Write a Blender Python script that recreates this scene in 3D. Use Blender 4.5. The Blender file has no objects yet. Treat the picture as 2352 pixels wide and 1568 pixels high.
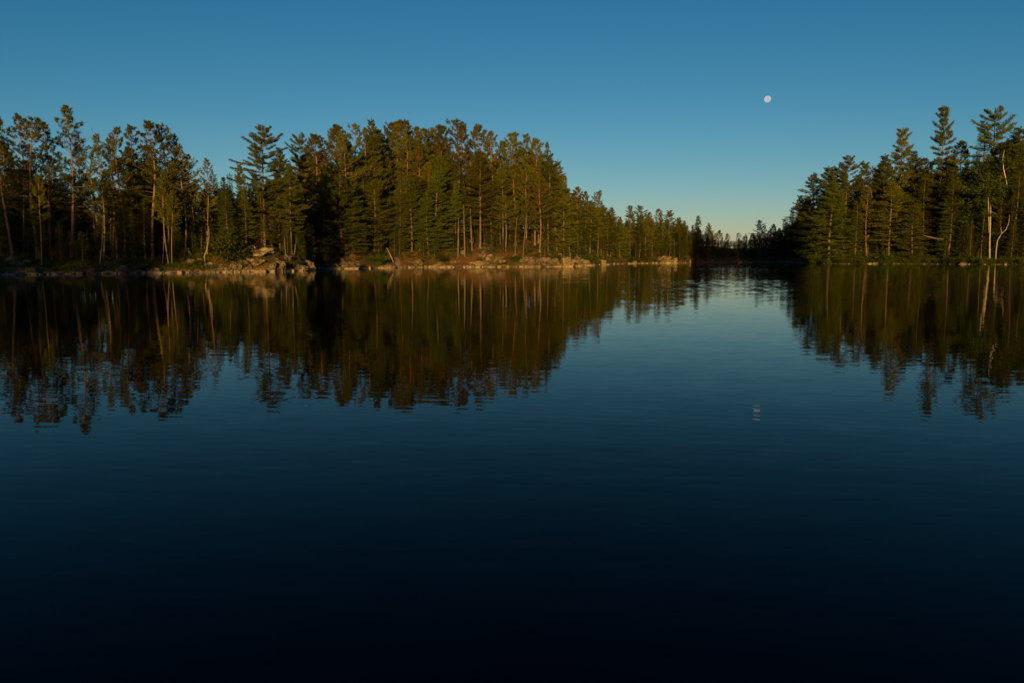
import bpy, math, random
import numpy as np
from mathutils import Vector, noise as mnoise

R = math.radians
scene = bpy.context.scene
COL = scene.collection

# ------------------------------------------------------------------ camera
F = 1764.0            # focal length in pixels of a 2352 px wide picture (27 mm lens)
PITCH = R(6.12)
EYE = 1.4
cam = bpy.data.cameras.new('camera')
cam.sensor_width = 36.0; cam.lens = 27.0; cam.clip_start = 0.1; cam.clip_end = 30000
cam_ob = bpy.data.objects.new('camera', cam); COL.objects.link(cam_ob)
cam_ob.location = (0, 0, EYE); cam_ob.rotation_euler = (R(90) - PITCH, 0, 0)
scene.camera = cam_ob

# ------------------------------------------------------------------ light
SUN_EL, SUN_AZ = R(5.5), R(182.0)      # azimuth clockwise from +Y: behind the camera, a little to the left
world = bpy.data.worlds.new('World'); scene.world = world; world.use_nodes = True
wn = world.node_tree; bg = wn.nodes['Background']
sky = wn.nodes.new('ShaderNodeTexSky'); sky.sky_type = 'NISHITA'; sky.sun_disc = False
sky.sun_elevation = SUN_EL; sky.sun_rotation = SUN_AZ
sky.air_density = 0.8; sky.dust_density = 0.3; sky.ozone_density = 1.0
# one colour grade for the whole sky: a power and a gain per channel
spl = wn.nodes.new('ShaderNodeSeparateColor'); cmbc = wn.nodes.new('ShaderNodeCombineColor'); wn.links.new(sky.outputs[0], spl.inputs[0])
for ch, (g_, k_) in enumerate(((2.0, 1.24), (1.188, .872), (.954, .925))):
    pw = wn.nodes.new('ShaderNodeMath'); pw.operation = 'POWER'; pw.inputs[1].default_value = g_; wn.links.new(spl.outputs[ch], pw.inputs[0])
    gn = wn.nodes.new('ShaderNodeMath'); gn.operation = 'MULTIPLY'; gn.inputs[1].default_value = k_ * .80 * .1 ** (g_ - 1); wn.links.new(pw.outputs[0], gn.inputs[0])
    wn.links.new(gn.outputs[0], cmbc.inputs[ch])
wn.links.new(cmbc.outputs[0], bg.inputs[0])
bg.inputs[1].default_value = 0.1
sun = bpy.data.lights.new('sun', 'SUN'); sun.energy = 5.0; sun.angle = R(0.5); sun.color = (1.0, 0.63, 0.20)
sun_ob = bpy.data.objects.new('sun', sun); COL.objects.link(sun_ob)
to_sun = Vector((math.sin(SUN_AZ) * math.cos(SUN_EL), math.cos(SUN_AZ) * math.cos(SUN_EL), math.sin(SUN_EL)))
sun_ob.rotation_euler = to_sun.to_track_quat('Z', 'Y').to_euler(); sun_ob.location = (0, -60, 60)
scene.view_settings.view_transform = 'Standard'; scene.view_settings.look = 'None'
scene.view_settings.exposure = 0.32; scene.view_settings.gamma = 1.0
scene.cycles.use_denoising = True
scene.cycles.max_bounces = 6; scene.cycles.diffuse_bounces = 2; scene.cycles.glossy_bounces = 3; scene.cycles.transmission_bounces = 2

# ------------------------------------------------------------------ materials
def mat(name):
    m = bpy.data.materials.new(name); m.use_nodes = True
    return m, m.node_tree, m.node_tree.nodes['Principled BSDF']
def N(nt, t, **kw):
    n = nt.nodes.new(t)
    for k, v in kw.items(): setattr(n, k, v)
    return n
def noise_fac(nt, scale, detail=3, vec=None, rough=.55):
    n = N(nt, 'ShaderNodeTexNoise'); n.inputs['Scale'].default_value = scale; n.inputs['Detail'].default_value = detail
    n.inputs['Roughness'].default_value = rough
    if vec is not None: nt.links.new(vec, n.inputs['Vector'])
    return n.outputs['Fac']
def mixc(nt, fac, a, b):
    n = N(nt, 'ShaderNodeMix', data_type='RGBA')
    if isinstance(fac, float): n.inputs[0].default_value = fac
    else: nt.links.new(fac, n.inputs[0])
    for s, c in ((6, a), (7, b)):
        if isinstance(c, tuple): n.inputs[s].default_value = (*c, 1)
        else: nt.links.new(c, n.inputs[s])
    return n.outputs[2]
def ramp(nt, fac, a, b):
    n = N(nt, 'ShaderNodeMapRange'); n.inputs[1].default_value = a; n.inputs[2].default_value = b
    n.clamp = True; nt.links.new(fac, n.inputs[0]); return n.outputs[0]
def coord(nt, which='Object'):
    return N(nt, 'ShaderNodeTexCoord').outputs[which]
def geo_pos(nt): return N(nt, 'ShaderNodeNewGeometry').outputs['Position']

def foliage(name, a, b, c, trans=0.22):
    """a = usual green, b = lighter / yellower, c = old brownish needles"""
    m, nt, p = mat(name)
    oi = N(nt, 'ShaderNodeObjectInfo').outputs['Random']
    c0 = mixc(nt, ramp(nt, noise_fac(nt, .9, 3, coord(nt)), .38, .62), a, b)
    c1 = mixc(nt, ramp(nt, noise_fac(nt, 2.7, 2, coord(nt)), .60, .75), c0, c)
    hv = N(nt, 'ShaderNodeHueSaturation')
    mr = N(nt, 'ShaderNodeMapRange'); mr.inputs[3].default_value = .62; mr.inputs[4].default_value = 1.38; nt.links.new(oi, mr.inputs[0])
    mh = N(nt, 'ShaderNodeMapRange'); mh.inputs[3].default_value = .475; mh.inputs[4].default_value = .53
    mlt = N(nt, 'ShaderNodeMath', operation='MULTIPLY'); mlt.inputs[1].default_value = 7.31; nt.links.new(oi, mlt.inputs[0])
    fr = N(nt, 'ShaderNodeMath', operation='FRACT'); nt.links.new(mlt.outputs[0], fr.inputs[0]); nt.links.new(fr.outputs[0], mh.inputs[0])
    nt.links.new(mr.outputs[0], hv.inputs['Value']); nt.links.new(mh.outputs[0], hv.inputs['Hue']); nt.links.new(c1, hv.inputs['Color'])
    nt.links.new(hv.outputs[0], p.inputs['Base Color']); p.inputs['Roughness'].default_value = .7
    p.inputs['Specular IOR Level'].default_value = .15
    tr = N(nt, 'ShaderNodeBsdfTranslucent'); nt.links.new(hv.outputs[0], tr.inputs[0])
    mx = N(nt, 'ShaderNodeMixShader'); mx.inputs[0].default_value = trans
    nt.links.new(p.outputs[0], mx.inputs[1]); nt.links.new(tr.outputs[0], mx.inputs[2])
    nt.links.new(mx.outputs[0], nt.nodes['Material Output'].inputs[0])
    return m
M = {}
M['red_pine'] = foliage('red_pine_needles', (.056, .064, .003), (.096, .097, .004), (.080, .064, .006))
M['white_pine'] = foliage('white_pine_needles', (.055, .069, .003), (.097, .106, .004), (.072, .068, .006))
M['spruce'] = foliage('spruce_needles', (.040, .046, .003), (.068, .069, .004), (.066, .054, .006))
M['cedar'] = foliage('cedar_sprays', (.042, .058, .003), (.072, .085, .004), (.060, .062, .007), .3)
M['leaf'] = foliage('green_leaves', (.042, .066, .004), (.075, .098, .005), (.065, .07, .006), .35)
M['under'] = foliage('undergrowth_leaves', (.040, .050, .006), (.075, .068, .010), (.11, .065, .015), .2)
M['dry'] = foliage('dry_leaves', (.13, .085, .018), (.20, .12, .025), (.09, .10, .02), .3)

def bark(name, a, b, up=None, spots=None):
    m, nt, p = mat(name)
    mp = N(nt, 'ShaderNodeMapping'); mp.inputs['Scale'].default_value = (7, 7, 1.6); nt.links.new(coord(nt), mp.inputs[0])
    c = mixc(nt, ramp(nt, noise_fac(nt, 1.0, 5, mp.outputs[0], .7), .36, .62), a, b)
    if up:
        sx = N(nt, 'ShaderNodeSeparateXYZ'); nt.links.new(coord(nt), sx.inputs[0])
        c = mixc(nt, ramp(nt, sx.outputs[2], 3, 11), c, up)
    if spots:
        c = mixc(nt, ramp(nt, noise_fac(nt, .55, 4, coord(nt), .7), .58, .63), c, spots)
    nt.links.new(c, p.inputs['Base Color']); p.inputs['Roughness'].default_value = .9; p.inputs['Specular IOR Level'].default_value = .1
    return m
M['bark_red'] = bark('red_pine_bark', (.09, .065, .034), (.21, .145, .075), (.19, .115, .05))
M['bark_white'] = bark('white_pine_bark', (.065, .052, .03), (.17, .135, .078))
M['bark_dark'] = bark('spruce_bark', (.07, .055, .04), (.17, .13, .09))
M['bark_birch'] = bark('birch_bark', (.38, .33, .26), (.62, .55, .45), spots=(.06, .05, .04))
M['bark_dead'] = bark('dead_wood', (.13, .10, .06), (.40, .32, .21))

def rock_mat(name, lo, hi, lichen):
    m, nt, p = mat(name)
    g = geo_pos(nt)
    v = N(nt, 'ShaderNodeTexVoronoi', feature='DISTANCE_TO_EDGE'); v.inputs['Scale'].default_value = 1.3; nt.links.new(g, v.inputs['Vector'])
    c = mixc(nt, ramp(nt, noise_fac(nt, 1.3, 6, g, .7), .33, .67), lo, hi)
    c = mixc(nt, ramp(nt, noise_fac(nt, .8, 4, g, .65), .55, .66), c, lichen)
    c = mixc(nt, ramp(nt, v.outputs[0], .05, .0), c, (.03, .022, .015))
    sx = N(nt, 'ShaderNodeSeparateXYZ'); nt.links.new(g, sx.inputs[0])
    c = mixc(nt, ramp(nt, sx.outputs[2], .20, .12), c, (.34, .265, .15))      # bleached band left by the water
    nt.links.new(c, p.inputs['Base Color']); p.inputs['Roughness'].default_value = .85; p.inputs['Specular IOR Level'].default_value = .25
    b = N(nt, 'ShaderNodeBump'); b.inputs['Distance'].default_value = .3; b.inputs['Strength'].default_value = 1.0
    nt.links.new(noise_fac(nt, 4, 6, g, .7), b.inputs['Height']); nt.links.new(b.outputs[0], p.inputs['Normal'])
    return m
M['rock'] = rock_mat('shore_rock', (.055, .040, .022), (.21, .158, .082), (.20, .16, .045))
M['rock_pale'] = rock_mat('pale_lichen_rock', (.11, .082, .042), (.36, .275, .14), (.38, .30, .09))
M['rock_dark'] = rock_mat('dark_shore_rock', (.07, .058, .045), (.17, .14, .10), (.15, .13, .07))  # mainly for shaded shore; some of that shade is put into its tone

# forest floor: needle litter, moss, soil and bare rock
m, nt, p = mat('forest_floor'); g = geo_pos(nt)
c = mixc(nt, ramp(nt, noise_fac(nt, .35, 5, g, .6), .35, .6), (.085, .043, .013), (.155, .078, .020))
c = mixc(nt, ramp(nt, noise_fac(nt, .22, 5, g, .65), .48, .58), c, (.055, .055, .010))
c = mixc(nt, ramp(nt, noise_fac(nt, .5, 6, g, .7), .57, .63), c, (.24, .19, .13))
c = mixc(nt, ramp(nt, noise_fac(nt, 3, 4, g, .7), .52, .75), c, (.035, .024, .012))
sx = N(nt, 'ShaderNodeSeparateXYZ'); nt.links.new(g, sx.inputs[0])
add = N(nt, 'ShaderNodeMath', operation='ADD'); nt.links.new(sx.outputs[2], add.inputs[0])
nz = N(nt, 'ShaderNodeMath', operation='MULTIPLY'); nz.inputs[1].default_value = .7; nt.links.new(noise_fac(nt, .9, 4, g), nz.inputs[0])
nt.links.new(nz.outputs[0], add.inputs[1])
c = mixc(nt, ramp(nt, add.outputs[0], .72, .50), c, mixc(nt, ramp(nt, noise_fac(nt, 2.5, 5, g, .7), .45, .6), (.05, .037, .022), (.29, .225, .13)))
nt.links.new(c, p.inputs['Base Color']); p.inputs['Roughness'].default_value = .95; p.inputs['Specular IOR Level'].default_value = .1
b = N(nt, 'ShaderNodeBump'); b.inputs['Distance'].default_value = .2; nt.links.new(noise_fac(nt, 2, 6, g, .7), b.inputs['Height']); nt.links.new(b.outputs[0], p.inputs['Normal'])
M['floor'] = m

# lake water: nearly still, small ripples as slopes, a breeze patch further out
m, nt, p = mat('lake_water'); g = geo_pos(nt)
p.inputs['Base Color'].default_value = (.0004, .0010, .0018, 1); p.inputs['Roughness'].default_value = .012
p.inputs['IOR'].default_value = 1.10
def slope_noise(scale, rot, detail):
    mp = N(nt, 'ShaderNodeMapping'); mp.inputs['Scale'].default_value = scale; mp.inputs['Rotation'].default_value = (0, 0, R(rot))
    nt.links.new(g, mp.inputs[0])
    n = N(nt, 'ShaderNodeTexNoise'); n.inputs['Scale'].default_value = 1; n.inputs['Detail'].default_value = detail
    nt.links.new(mp.outputs[0], n.inputs['Vector'])
    s = N(nt, 'ShaderNodeVectorMath', operation='SUBTRACT'); s.inputs[1].default_value = (.5, .5, .5); nt.links.new(n.outputs['Color'], s.inputs[0])
    return s.outputs[0]
def vscale(v, k):
    n = N(nt, 'ShaderNodeVectorMath', operation='MULTIPLY'); nt.links.new(v, n.inputs[0])
    if isinstance(k, tuple): n.inputs[1].default_value = k
    else: nt.links.new(k, n.inputs[1])
    return n.outputs[0]
def vadd(a, b_):
    n = N(nt, 'ShaderNodeVectorMath', operation='ADD'); nt.links.new(a, n.inputs[0])
    if isinstance(b_, tuple): n.inputs[1].default_value = b_
    else: nt.links.new(b_, n.inputs[1])
    return n.outputs[0]
small = vscale(slope_noise((2.6, 10.0, 1), 9, 3), (.012, .028, 0))
long_ = vscale(slope_noise((.6, 2.4, 1), -6, 1), (.003, .007, 0))
wv = N(nt, 'ShaderNodeTexWave', wave_type='BANDS', bands_direction='Y', wave_profile='SIN')
wv.inputs['Scale'].default_value = 1.75; wv.inputs['Distortion'].default_value = 5.0; wv.inputs['Detail'].default_value = 2; wv.inputs['Detail Scale'].default_value = .55
wmp = N(nt, 'ShaderNodeMapping'); wmp.inputs['Rotation'].default_value = (0, 0, R(9)); nt.links.new(g, wmp.inputs[0]); nt.links.new(wmp.outputs[0], wv.inputs['Vector'])
wsub = N(nt, 'ShaderNodeMath', operation='SUBTRACT'); wsub.inputs[1].default_value = .5; nt.links.new(wv.outputs['Fac'], wsub.inputs[0])
wamp = N(nt, 'ShaderNodeMath', operation='MULTIPLY'); nt.links.new(wsub.outputs[0], wamp.inputs[0]); nt.links.new(ramp(nt, noise_fac(nt, .12, 2, g), .3, .7), wamp.inputs[1])
wcm = N(nt, 'ShaderNodeCombineXYZ'); nt.links.new(wamp.outputs[0], wcm.inputs[1]); ripple = vscale(wcm.outputs[0], (0, .008, 0))
breeze = slope_noise((1.9, 2.2, 1), 3, 4)
msk = N(nt, 'ShaderNodeMapping'); msk.inputs['Scale'].default_value = (.035, .02, 1); msk.inputs['Location'].default_value = (.4, .1, 0); nt.links.new(g, msk.inputs[0])
patch = ramp(nt, noise_fac(nt, 1, 2, msk.outputs[0]), .40, .62)
sp = N(nt, 'ShaderNodeSeparateXYZ'); nt.links.new(g, sp.inputs[0])
far_on = ramp(nt, sp.outputs[1], 16, 42)
# the breeze lies over the mouth of the channel: between two rays from the near shore
dirx = N(nt, 'ShaderNodeMath', operation='MULTIPLY_ADD'); nt.links.new(sp.outputs[1], dirx.inputs[0]); dirx.inputs[1].default_value = -.10; nt.links.new(sp.outputs[0], dirx.inputs[2])
side = ramp(nt, dirx.outputs[0], -4, 3)
mm = N(nt, 'ShaderNodeMath', operation='MULTIPLY'); nt.links.new(far_on, mm.inputs[0]); nt.links.new(side, mm.inputs[1])
pb = N(nt, 'ShaderNodeMath', operation='MULTIPLY_ADD'); nt.links.new(patch, pb.inputs[0]); pb.inputs[1].default_value = .6; pb.inputs[2].default_value = .4
mk = N(nt, 'ShaderNodeMath', operation='MULTIPLY'); nt.links.new(mm.outputs[0], mk.inputs[0]); nt.links.new(pb.outputs[0], mk.inputs[1])
cmb = N(nt, 'ShaderNodeCombineXYZ'); nt.links.new(mk.outputs[0], cmb.inputs[0]); nt.links.new(mk.outputs[0], cmb.inputs[1])
br = vscale(vscale(breeze, (.04, .15, 0)), cmb.outputs[0])
nrm = N(nt, 'ShaderNodeVectorMath', operation='NORMALIZE')
nt.links.new(vadd(vadd(vadd(vadd(small, long_), ripple), br), (0, 0, 1)), nrm.inputs[0]); nt.links.new(nrm.outputs[0], p.inputs['Normal'])
M['water'] = m

m, nt, p = mat('moon_surface')
c = mixc(nt, ramp(nt, noise_fac(nt, .045, 5, coord(nt)), .40, .58), (.33, .37, .40), (.46, .475, .47))
em = N(nt, 'ShaderNodeEmission'); nt.links.new(c, em.inputs[0]); nt.links.new(em.outputs[0], nt.nodes['Material Output'].inputs[0])  # glow stands in for sunlight on the moon's face
M['moon'] = m

# ------------------------------------------------------------------ mesh helpers
def make_mesh(name, verts, faces_by_n, material):
    """faces_by_n: list of (k, n) index arrays"""
    me = bpy.data.meshes.new(name)
    verts = np.asarray(verts, dtype=np.float32)
    me.vertices.add(len(verts)); me.vertices.foreach_set('co', verts.ravel())
    loops = np.concatenate([f.ravel() for f in faces_by_n]).astype(np.int32)
    tot = np.concatenate([np.full(len(f), f.shape[1], np.int32) for f in faces_by_n])
    start = np.concatenate(([0], np.cumsum(tot)[:-1])).astype(np.int32)
    me.loops.add(len(loops)); me.loops.foreach_set('vertex_index', loops)
    me.polygons.add(len(tot)); me.polygons.foreach_set('loop_start', start); me.polygons.foreach_set('loop_total', tot)
    me.update(calc_edges=True); me.validate()
    me.materials.append(material)
    return me
def link(name, me, parent=None):
    o = bpy.data.objects.new(name, me); COL.objects.link(o)
    if parent is not None: o.parent = parent
    return o
def tag(o, label, cat, group=None, kind=None):
    if label: o['label'] = label
    if cat: o['category'] = cat
    if group: o['group'] = group
    if kind: o['kind'] = kind
    return o

class Tubes:
    def __init__(s): s.v = []; s.f = []; s.n = 0
    def add(s, pts, rad, sides=5):
        pts = np.asarray(pts, float); k = len(pts)
        t = np.gradient(pts, axis=0); t /= np.linalg.norm(t, axis=1)[:, None] + 1e-9
        ref = np.array([0., 0, 1]) if abs(t[0, 2]) < .8 else np.array([1., 0, 0])
        a = np.cross(t, ref); a /= np.linalg.norm(a, axis=1)[:, None] + 1e-9
        b = np.cross(t, a)
        th = np.arange(sides) * 2 * math.pi / sides
        ring = (a[:, None, :] * np.cos(th)[None, :, None] + b[:, None, :] * np.sin(th)[None, :, None]) * np.asarray(rad)[:, None, None] + pts[:, None, :]
        s.v.append(ring.reshape(-1, 3))
        i = np.arange(k - 1)[:, None] * sides; j = np.arange(sides)[None, :]; j2 = (j + 1) % sides
        s.f.append(np.stack([i + j, i + j2, i + sides + j2, i + sides + j], -1).reshape(-1, 4) + s.n)
        s.n += k * sides
    def mesh(s, name, material): return make_mesh(name, np.concatenate(s.v), [np.concatenate(s.f)], material)
class Blades:
    def __init__(s, rng): s.c = []; s.rng = rng
    def tuft(s, center, axis, n, length, width, spread=1.0, jitter=.03):
        """n needle fans leaving CENTER about AXIS"""
        r = s.rng; axis = np.asarray(axis, float); axis = axis / (np.linalg.norm(axis) + 1e-9)
        d = axis[None, :] + r.normal(0, spread * .62, (n, 3)); d /= np.linalg.norm(d, axis=1)[:, None] + 1e-9
        w = np.cross(d, r.normal(0, 1, (n, 3))); w /= np.linalg.norm(w, axis=1)[:, None] + 1e-9
        c = np.asarray(center)[None, :] + r.normal(0, jitter, (n, 3))
        L = length * r.uniform(.65, 1.15, (n, 1)); W = width * r.uniform(.7, 1.2, (n, 1))
        s.c.append(np.stack([c - w * W * .5, c + w * W * .5, c + d * L], 1))
    def mesh(s, name, material):
        v = np.concatenate(s.c).reshape(-1, 3)
        return make_mesh(name, v, [np.arange(len(v)).reshape(-1, 3)], material)

def bent(rng, p0, d, L, k, up=0.0, wob=.08, droop=0.0):
    """polyline leaving p0 along d, curving"""
    pts = [np.array(p0, float)]; d = np.array(d, float); d /= np.linalg.norm(d)
    for i in range(k):
        d = d + np.array([0, 0, (up * (i + 1) / k) - droop * (1 - i / k)]) / k + rng.normal(0, wob, 3) / k ** .5
        d /= np.linalg.norm(d); pts.append(pts[-1] + d * L / k)
    return np.array(pts)
def on(pts, s):
    x = s * (len(pts) - 1); i = min(int(x), len(pts) - 2); f = x - i
    return pts[i] * (1 - f) + pts[i + 1] * f, (pts[i + 1] - pts[i]) / (np.linalg.norm(pts[i + 1] - pts[i]) + 1e-9)
def stem(rng, H, r0, sway=.25, k=12, tip=.015):
    z = np.linspace(0, 1, k + 1); a, b, c_, d_ = rng.normal(0, sway, 4)
    x = a * np.sin(z * 3.1) + b * np.sin(z * 5.7) * .5; y = c_ * np.sin(z * 2.9) + d_ * np.sin(z * 6.1) * .5
    pts = np.stack([x, y, z * H - .0], 1); pts[0, 2] = -.5
    rad = r0 * (1 - z) ** .75 * (1 + .35 * np.exp(-z * H / .5)) + tip
    return pts, rad
def azdir(az, el): return np.array([math.cos(az) * math.cos(el), math.sin(az) * math.cos(el), math.sin(el)])

def red_pine(seed, H=18., cb=.42, CR=2.9, nb=74, tuft=15, r0=.14, gap=.0):
    rng = np.random.default_rng(seed); T = Tubes(); B = Blades(rng)
    tp, tr = stem(rng, H, r0); T.add(tp, tr, 9)
    az = rng.uniform(0, 6.28)
    lop = rng.uniform(0, 6.28)
    for i in range(nb):
        t = (i + rng.uniform(0, 1)) / nb; t = t ** .85
        s = cb + (.985 - cb) * t; p0, td = on(tp, s); az += 2.4 + rng.normal(0, .5)
        if rng.random() < gap: continue
        prof = (.55 + .45 * min(t / .3, 1)) * (1 - max(0, t - .3) / .7) ** .7 * (1 + .25 * math.cos(az - lop)) + .16
        L = CR * prof * rng.uniform(.6, 1.18); el = R(-6 + 66 * t ** 1.5 + rng.normal(0, 9))
        bp = bent(rng, p0, azdir(az, el), L, 5, up=.55 + .9 * t, wob=.12)
        T.add(bp, np.linspace(.014 + .011 * L * (1 - t * .5), .006, 6), 4)
        nt_ = int(4 + L * 2.2)
        for k in range(nt_):
            q = .3 + .7 * (k + rng.random()) / nt_; c0, bd = on(bp, min(q, 1))
            sd = 1 if k % 2 else -1
            side = np.cross(bd, [0, 0, 1]); side /= np.linalg.norm(side) + 1e-6
            dd = bd * rng.uniform(.4, 1) + side * sd * rng.uniform(.3, 1.1) + np.array([0, 0, rng.uniform(.0, .7)])
            tl = rng.uniform(.25, .75) * (1.25 - .6 * q) * min(1, L / 1.5 + .3)
            tw = bent(rng, c0, dd, tl, 2, up=.4, wob=.15)
            T.add(tw, (.007, .006, .004), 3)
            e = tw[2] - tw[1]; e = e / (np.linalg.norm(e) + 1e-9) + np.array([0, 0, .7])
            B.tuft(tw[2], e, tuft, .32, .058, .62, .05); B.tuft(tw[1] * .5 + tw[2] * .5, e, tuft // 2 + 1, .26, .055, .8, .05)
        B.tuft(bp[-1], bp[-1] - bp[-2] + np.array([0, 0, .2]), tuft + 3, .36, .055, .55)
    B.tuft(tp[-1], (0, 0, 1), 24, .32, .05, .8)
    for i in range(rng.integers(5, 11)):            # dead stubs below the crown
        p0, _ = on(tp, rng.uniform(.16, cb)); bp = bent(rng, p0, azdir(rng.uniform(0, 6.28), R(rng.uniform(-25, 15))), rng.uniform(.3, 1.5), 3, wob=.25)
        T.add(bp, (.02, .015, .01, .004), 3)
    return T.mesh('red_pine_trunk', M['bark_red']), B.mesh('red_pine_crown', M['red_pine']), H

def white_pine(seed, H=20., cb=.25, CR=3.8, step=.62, irregular=.35, point=1.0, r0=.17, matk='white_pine', upt=.45, tuft=7, barkk='bark_white'):
    rng = np.random.default_rng(seed); T = Tubes(); B = Blades(rng)
    tp, tr = stem(rng, H, r0, .2); T.add(tp, tr, 9)
    z = cb * H
    while z < H * .985:
        t = (z / H - cb) / (1 - cb); s = z / H; z += step * rng.uniform(.7, 1.3) * (1.15 - .5 * t)
        n = rng.integers(3, 6); a0 = rng.uniform(0, 6.28)
        prof = (.72 + .28 * min(t / .25, 1)) * (1 - max(0, t - .22) / .78) ** point + .09
        whorl = rng.uniform(1 - irregular, 1 + irregular * .6)
        for k in range(n):
            az = a0 + k * 6.28 / n + rng.normal(0, .3)
            L = max(.25, CR * prof * whorl * rng.uniform(.7, 1.15)); el = R(-4 + 42 * t ** 2 + rng.normal(0, 6))
            p0, _ = on(tp, min(.99, s + rng.normal(0, .004)))
            bp = bent(rng, p0, azdir(az, el), L, 6, up=upt, wob=.07)
            T.add(bp, np.linspace(.013 + .011 * L, .006, 7), 4)
            nt_ = int(3 + L * 4.2)
            for j in range(nt_):
                q = .16 + .84 * (j + rng.random()) / nt_; c0, bd = on(bp, min(q, 1)); sd = 1 if j % 2 else -1
                side = np.cross(bd, [0, 0, 1]); side /= np.linalg.norm(side) + 1e-6
                dd = bd * rng.uniform(.6, 1.1) + side * sd * rng.uniform(.35, .9) + np.array([0, 0, rng.uniform(.05, .35)])
                tl = rng.uniform(.35, .85) * (1.3 - .8 * q) * min(1., .35 + L / 3)
                dd /= np.linalg.norm(dd)
                for u in (.35, .7, 1.0):
                    B.tuft(c0 + dd * tl * u, dd + np.array([0, 0, .55]), tuft, .26, .070, .8, .07)
            B.tuft(bp[-1], bp[-1] - bp[-2], tuft + 3, .26, .05, .7)
    B.tuft(tp[-1], (0, 0, 1), 20, .4, .05, .5); B.tuft(tp[-1] - np.array([0, 0, .5]), (0, 0, 1), 20, .4, .05, .7)
    for i in range(rng.integers(3, 9)):
        p0, _ = on(tp, rng.uniform(.08, max(.1, cb))); bp = bent(rng, p0, azdir(rng.uniform(0, 6.28), R(rng.uniform(-25, 15))), rng.uniform(.4, 1.7), 3, wob=.25)
        T.add(bp, (.022, .015, .01, .004), 3)
    return T.mesh('white_pine_trunk', M[barkk]), B.mesh('white_pine_crown', M[matk]), H

def spruce(seed, H=16., cb=.06, CR=2.1, step=.34, matk='spruce', ragged=.3, tuft=7, blade=.2, bulge=0.0, gap=0.0, droop=.55):
    rng = np.random.default_rng(seed); T = Tubes(); B = Blades(rng)
    tp, tr = stem(rng, H, .15, .12); T.add(tp, tr, 8)
    z = cb * H
    while z < H * .99:
        t = (z / H - cb) / (1 - cb); s = z / H; z += step * rng.uniform(.75, 1.25) * (1.1 - .4 * t)
        if rng.random() < gap: continue
        n = rng.integers(5, 8) if t < .85 else 4; a0 = rng.uniform(0, 6.28)
        prof = (1 - t) ** (.85 - .35 * bulge) * (.75 + .25 * min(t / .15, 1)) + .07
        whorl = rng.uniform(1 - ragged, 1 + ragged * .5)
        for k in range(n):
            L = max(.16, CR * prof * whorl * rng.uniform(.65, 1.15)); p0, _ = on(tp, min(.99, s))
            bp = bent(rng, p0, azdir(a0 + k * 6.28 / n + rng.normal(0, .25), R(-8 + 45 * t ** 2 + rng.normal(0, 6))), L, 4, up=droop * .9, wob=.06, droop=droop)
            T.add(bp, np.linspace(.012 + .012 * L, .005, 5), 3)
            m_ = int(3 + L * 4.2)
            for j in range(m_):
                q = .12 + .88 * (j + rng.random()) / m_; c0, bd = on(bp, min(q, 1)); side = np.cross(bd, [0, 0, 1]) * (1 if j % 2 else -1)
                dd = bd + side * rng.uniform(.2, 1.) + np.array([0, 0, rng.uniform(-.25, .15)]); dd /= np.linalg.norm(dd)
                tl = rng.uniform(.12, .5) * (1.2 - .7 * q)
                B.tuft(c0 + dd * tl, dd, tuft, blade, .05, .8, .05)
                if L > .9: B.tuft(c0 + dd * tl * .4, dd, tuft - 2, blade, .05, .8, .05)
    B.tuft(tp[-1], (0, 0, 1), 16, .38, .04, .25)
    return T.mesh('spruce_trunk', M['bark_dark']), B.mesh('spruce_crown', M[matk]), H

def limbs(rng, T, p0, d, L, r, depth, ends, spread=.75, k=4):
    bp = bent(rng, p0, d, L, k, up=.35, wob=.22); T.add(bp, np.linspace(r, r * .5, k + 1), 6 if depth > 2 else 4)
    if depth == 0: ends.append(bp); return
    n = rng.integers(2, 4)
    for i in range(n):
        c0, bd = on(bp, rng.uniform(.45, 1) if i else 1.0); dd = bd + rng.normal(0, spread * .6, 3); limbs(rng, T, c0, dd, L * rng.uniform(.55, .8), r * .5, depth - 1, ends, spread, k)
def broadleaf(seed, H=12., CR=2.6, barkk='bark_birch', leafk='leaf', leaves=64):
    rng = np.random.default_rng(seed); T = Tubes(); B = Blades(rng)
    tp, tr = stem(rng, H * .8, .12, .3, 10, .02); T.add(tp, tr, 8); ends = []
    for i in range(20):
        s = rng.uniform(.3, 1); p0, td = on(tp, s)
        limbs(rng, T, p0, azdir(rng.uniform(0, 6.28), R(rng.uniform(15, 60))), CR * (1.25 - s * .6) * rng.uniform(.4, .75), .03, 1, ends, .8, 3)
    for bp in ends:
        for q in (.2, .6, 1.0):
            c0, bd = on(bp, q); B.tuft(c0, bd, leaves // 2, .17, .13, 1.5, .30)
    return T.mesh('birch_trunk', M['bark_white']), B.mesh('birch_crown', M[leafk]), H
def shrub(seed, matk='leaf', CR=1., n=16):
    rng = np.random.default_rng(seed); T = Tubes(); B = Blades(rng)
    for i in range(n):
        bp = bent(rng, (rng.normal(0, .12), rng.normal(0, .12), -.1), azdir(rng.uniform(0, 6.28), R(rng.uniform(30, 88))), rng.uniform(.7, 1.3) * CR, 4, up=.2, wob=.2)
        T.add(bp, (.02, .016, .012, .008, .005), 3)
        for q in np.linspace(.25, 1, 7):
            c0, bd = on(bp, q); B.tuft(c0, bd, 16, .13, .08, 1.5, .13 * CR)
    return T.mesh('shrub_stems', M['bark_dark']), B.mesh('shrub_leaves', M[matk]), 1.25 * CR
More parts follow.
